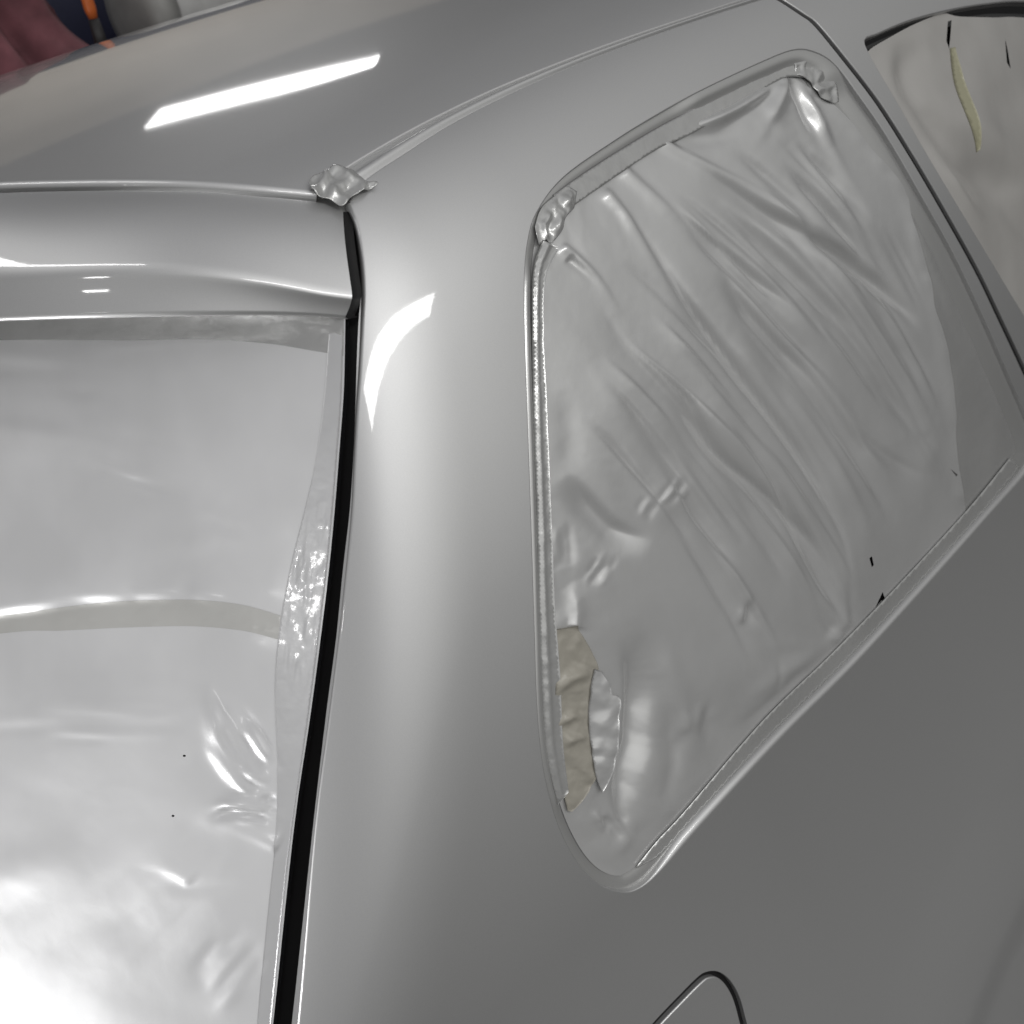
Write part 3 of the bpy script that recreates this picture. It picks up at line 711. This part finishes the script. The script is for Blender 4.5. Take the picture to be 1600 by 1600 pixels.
tag(rfm, 'pale grey masking paper covering the sloping rear window below the spoiler', 'masking film')
fs, _ = sheet('film_sheet', routl, GR, M_REAR, rfm, 6, rear_disp, .0005, spots)
xl_ = hit([(-255, 1000)], GR)[0][0][0]+.06
V, F = rear_grid(-.60, xl_, .72, 1.43, -.0015, wob=.0012)
V0 = np.array([v.co for v in fs.data.vertices]); F0 = [tuple(p.vertices) for p in fs.data.polygons]
me_ = bpy.data.meshes.new('film_sheet'); me_.from_pydata([tuple(map(float, v)) for v in np.vstack([V0, V])], [], F0+[tuple(i+len(V0) for i in f) for f in F]); me_.update()
me_.polygons.foreach_set('use_smooth', [True]*len(me_.polygons)); me_.materials.append(M_REAR); fs.data = me_
backing('rear_window', routl, GR, .006, M_GLASS, 30)
tape('edge_tape', [(515, 520), (507, 620), (494, 720), (476, 800), (456, 880), (438, 980), (430, 1080), (434, 1200), (432, 1300), (420, 1420), (406, 1560), (395, 1700)],
     [(537, 520), (534, 620), (528, 700), (520, 800), (511, 892), (498, 1000), (482, 1120), (456, 1300), (440, 1440), (424, 1600), (412, 1700)], rfm, mat=M_RTAPE, lift=.0011, amp=.05, seed=71, g=GR, step=2.8, extra=lambda p: (.13*vnoise(p, 7, 75, math.radians(-84), 6)+.05*vnoise(p, 3.4, 76, math.radians(-78), 4))*(.35+.65*np.abs(vnoise(p, 40, 79)))*2.4*sstep(740, 830, p[:, 1])*sstep(1120, 1030, p[:, 1])*sstep(430, 465, p[:, 0])+rear_disp(p))
tape('seam_tape', [(-280, 985), (0, 962), (90, 950), (180, 940), (300, 937), (380, 945), (440, 962)], [(-280, 1030), (0, 990), (100, 985), (200, 980), (300, 978), (380, 985), (440, 1000)], rfm,
     mat=film('seam_tape_beige', (.60, .595, .57), rough=.42, metal=.25, coat=.2, bump=.1, scale=60), lift=.0007, amp=.15, seed=81, g=GR, th=0, extra=rear_disp)
tape('top_tape', [(-260, 470), (0, 455), (200, 450), (380, 460), (480, 480), (538, 499)], [(-260, 548), (0, 532), (200, 532), (320, 530), (420, 537), (490, 548), (537, 556)], rfm, lift=.0007, amp=.15, seed=91, g=GR, th=0, ridge=.5, extra=rear_disp)

# ---- crumpled tape at the roof corner
ct = tape('corner_tape', [(482, 293), (489, 279), (506, 273), (520, 266), (545, 268), (556, 274)], [(486, 303), (500, 313), (518, 317), (535, 327), (548, 313), (566, 304), (590, 292), (572, 288)], None, lift=.0022, amp=.4, seed=101, g=G1, step=2.2, th=.0004, extra=lambda p: 2.4*crumple(p, 13, 107))
tag(ct, 'small crumpled scrap of tape stuck over the rear roof corner', 'tape')

# ---- rear door film
dfilm = ring_inset(dwin, 3)
dfilm_o = smooth([(1362, 78), (1400, 53), (1440, 32), (1480, 17.5), (1505, 22), (1560, 24), (1600, 24), (1700, 36), (1800, 60), (1870, 210), (1930, 420), (1945, 630), (1890, 665), (1780, 690), (1706, 700), (1688, 662), (1652, 590), (1596, 494), (1537, 397), (1487, 313), (1437, 229), (1397, 158), (1366, 103)], 7, closed=True)
slits = [np.array([(1488, 30), (1494, 28), (1493, 55), (1491, 72), (1487, 60)], float), np.array([(1577, 58), (1581, 75), (1586, 105), (1580, 95)], float)]
DF = [([(1400, 100), (1470, 250), (1560, 380)], 5, 14), ([(1500, 200), (1600, 340), (1700, 450)], -5, 14), ([(1420, 45), (1415, 90), (1430, 150), (1490, 240)], -4, 9), ([(1420, 60), (1440, 130), (1520, 220), (1640, 330)], 4, 24), ([(1400, 110), (1450, 190), (1530, 300), (1600, 360)], -4, 22), ([(1440, 50), (1430, 110), (1450, 170)], -3, 12), ([(1480, 130), (1560, 220), (1660, 300)], 3.5, 16),
      ([(1500, 260), (1560, 270), (1620, 300)], -5, 22), ([(1450, 200), (1500, 300), (1580, 420)], 3, 18), ([(1530, 60), (1540, 160), (1600, 260)], 1.5, 18)]
door_disp = lambda p: 1.5*folds(p, DF)+1.5*vnoise(p, 60, 12)
dfm = empty('door_window_film', tuple(hit([(1550, 200)], G1)[0][0]))
tag(dfm, 'brownish translucent masking film with a yellow streak on the rear door window', 'masking film')
sheet('film_sheet', dfilm_o, G1, M_DOORFILM, dfm, 7, lambda p: door_disp(p)*sstep(0, 22, pdist(p, dfilm_o, True)[0]), -.007, slits)
tape('yellow_tape', [(1492, 72), (1494, 120), (1508, 180), (1532, 236)], [(1500, 70), (1510, 120), (1524, 170), (1536, 232)], dfm, mat=M_YELLOW, lift=-.0062, amp=.2, seed=111, g=G1, extra=door_disp)

# ================================================================== workshop behind the car
M_WALL = plain('workshop_wall_paint', (.58, .53, .47), rough=.9, var=.08, scale=3)
M_FLOOR = plain('workshop_floor_concrete', (.055, .054, .052), rough=.7, var=.2, scale=5)
M_NAVY = plain('navy_metal', (.02, .022, .05), rough=.5)
M_MAROON = plain('maroon_cloth', (.15, .055, .065), rough=.9, var=.45, scale=9)
M_GREY = plain('grey_canister', (.48, .475, .46), rough=.4)
M_GREYD = plain('dark_grey_canister', (.06, .058, .058), rough=.5)
M_ORANGE = plain('orange_plastic', (.55, .13, .03), rough=.4)
M_BLACK = plain('black_plastic', (.02, .018, .018), rough=.5)
def quad(name, pts, mat): return link_mesh(name, np.array(pts, float), [(0, 1, 2, 3)], mat, None, None, False)
fl = quad('floor', [(-4, -5, 0), (5, -5, 0), (5, 7, 0), (-4, 7, 0)], M_FLOOR); tag(fl, kind='structure')
wl = quad('wall', [(-3.9, -3, 0), (-3.9, 8, 0), (-3.9, 8, 3.2), (-3.9, -3, 3.2)], M_WALL); tag(wl, kind='structure')

def box(bm_parts, x0, x1, y0, y1, z0, z1):
    v = [(x, y, z) for x in (x0, x1) for y in (y0, y1) for z in (z0, z1)]; o = len(bm_parts[0]); bm_parts[0] += v
    bm_parts[1] += [tuple(o+i for i in f) for f in [(0, 1, 3, 2), (4, 6, 7, 5), (0, 4, 5, 1), (2, 3, 7, 6), (0, 2, 6, 4), (1, 5, 7, 3)]]
def boxes(name, bl, mat, parent, bevel=.006):
    p = [[], []]
    for b_ in bl: box(p, *b_)
    o = link_mesh(name, np.array(p[0], float), p[1], mat, parent, None, False)
    m = o.modifiers.new('bevel', 'BEVEL'); m.width = bevel; m.segments = 2
    return o
def lathe(name, prof, base, axis, mat, parent, n=40):
    """Turned shape: prof = (distance along the axis, radius)."""
    ax = Vector(axis).normalized(); u = ax.orthogonal().normalized(); w = ax.cross(u)
    rows = [[tuple(Vector(base)+ax*h+(u*math.cos(2*math.pi*i/n)+w*math.sin(2*math.pi*i/n))*max(r, 1e-4)) for i in range(n+1)] for h, r in prof]
    V, F = loft([np.array(r) for r in rows])
    return link_mesh(name, V, F, mat, parent)
wb = empty('workbench', (-1.75, 1.9, 0)); tag(wb, 'dark navy steel workbench with back panel beyond the car roof', 'workbench')
boxes('worktop', [(-2.02, -1.38, .35, 3.4, 1.30, 1.345)], M_NAVY, wb)
boxes('back_panel', [(-2.05, -2.025, .35, 3.4, 1.25, 1.74)], M_NAVY, wb)
for yy_ in (.42, 3.33):
    for xx_ in (-1.95, -1.45): boxes('leg', [(xx_-.03, xx_+.03, yy_-.03, yy_+.03, 0, 1.298)], M_NAVY, wb)
rl = empty('paper_roll', (-1.68, 1.22, 1.345)); tag(rl, 'thick grey roll lying on the navy workbench', 'roll')
lathe('roll_body', [(.075, .118), (.076, .138), (.33, .14), (.36, .138), (.361, .10)], (-1.68, 1.2, 1.485), (0, 1, .0), M_GREY, rl)
lathe('end_cap', [(0, .0), (0, .085), (.006, .125), (.03, .14), (.073, .14), (.074, .11)], (-1.68, 1.2, 1.485), (0, 1, .0), plain('end_cap_grey', (.30, .295, .28), rough=.45), rl)
lathe('dark_core', [(.362, .10), (.363, .132), (.58, .132), (.585, 0)], (-1.68, 1.2, 1.485), (0, 1, .0), M_GREYD, rl)
# maroon cloth heaped on the bench, hanging in folds
rows = []
for j, t in enumerate(np.linspace(0, 1, 30)):
    r = []
    for i, u in enumerate(np.linspace(0, 1, 70)):
        fold = .055*math.sin(u*23+1.5*t)+.02*math.sin(u*41+2)
        r.append((-1.72+fold*(.4+.6*t)+.22*t*t, .45+.60*u+.03*math.sin(t*3+u*5), 1.78-.42*t+.05*math.sin(u*3.1)*(1-t)-.12*(1-t)*(u-.3)**2*4))
    rows.append(np.array(r))
V, F = loft(rows); cl = link_mesh('cloth', V, F, M_MAROON)
sm = cl.modifiers.new('thick', 'SOLIDIFY'); sm.thickness = .004
tag(cl, 'maroon cloth hanging in soft folds at the end of the workbench', 'cloth')
tl = empty('brush', (-1.60, 1.035, 1.345)); tag(tl, 'brush with an orange handle standing between the maroon cloth and grey roll', 'brush')
lathe('handle', [(.165, 0), (.166, .012), (.19, .016), (.30, .014), (.36, .01), (.362, 0)], (-1.60, 1.035, 1.345), (0, .05, 1), M_ORANGE, tl, 16)
lathe('ferrule', [(.07, .0), (.071, .02), (.164, .014), (.165, 0)], (-1.60, 1.035, 1.345), (0, .05, 1), M_BLACK, tl, 16)
lathe('bristles', [(0, 0), (.001, .026), (.069, .02), (.07, 0)], (-1.60, 1.035, 1.345), (0, .05, 1), M_MAROON, tl, 16)
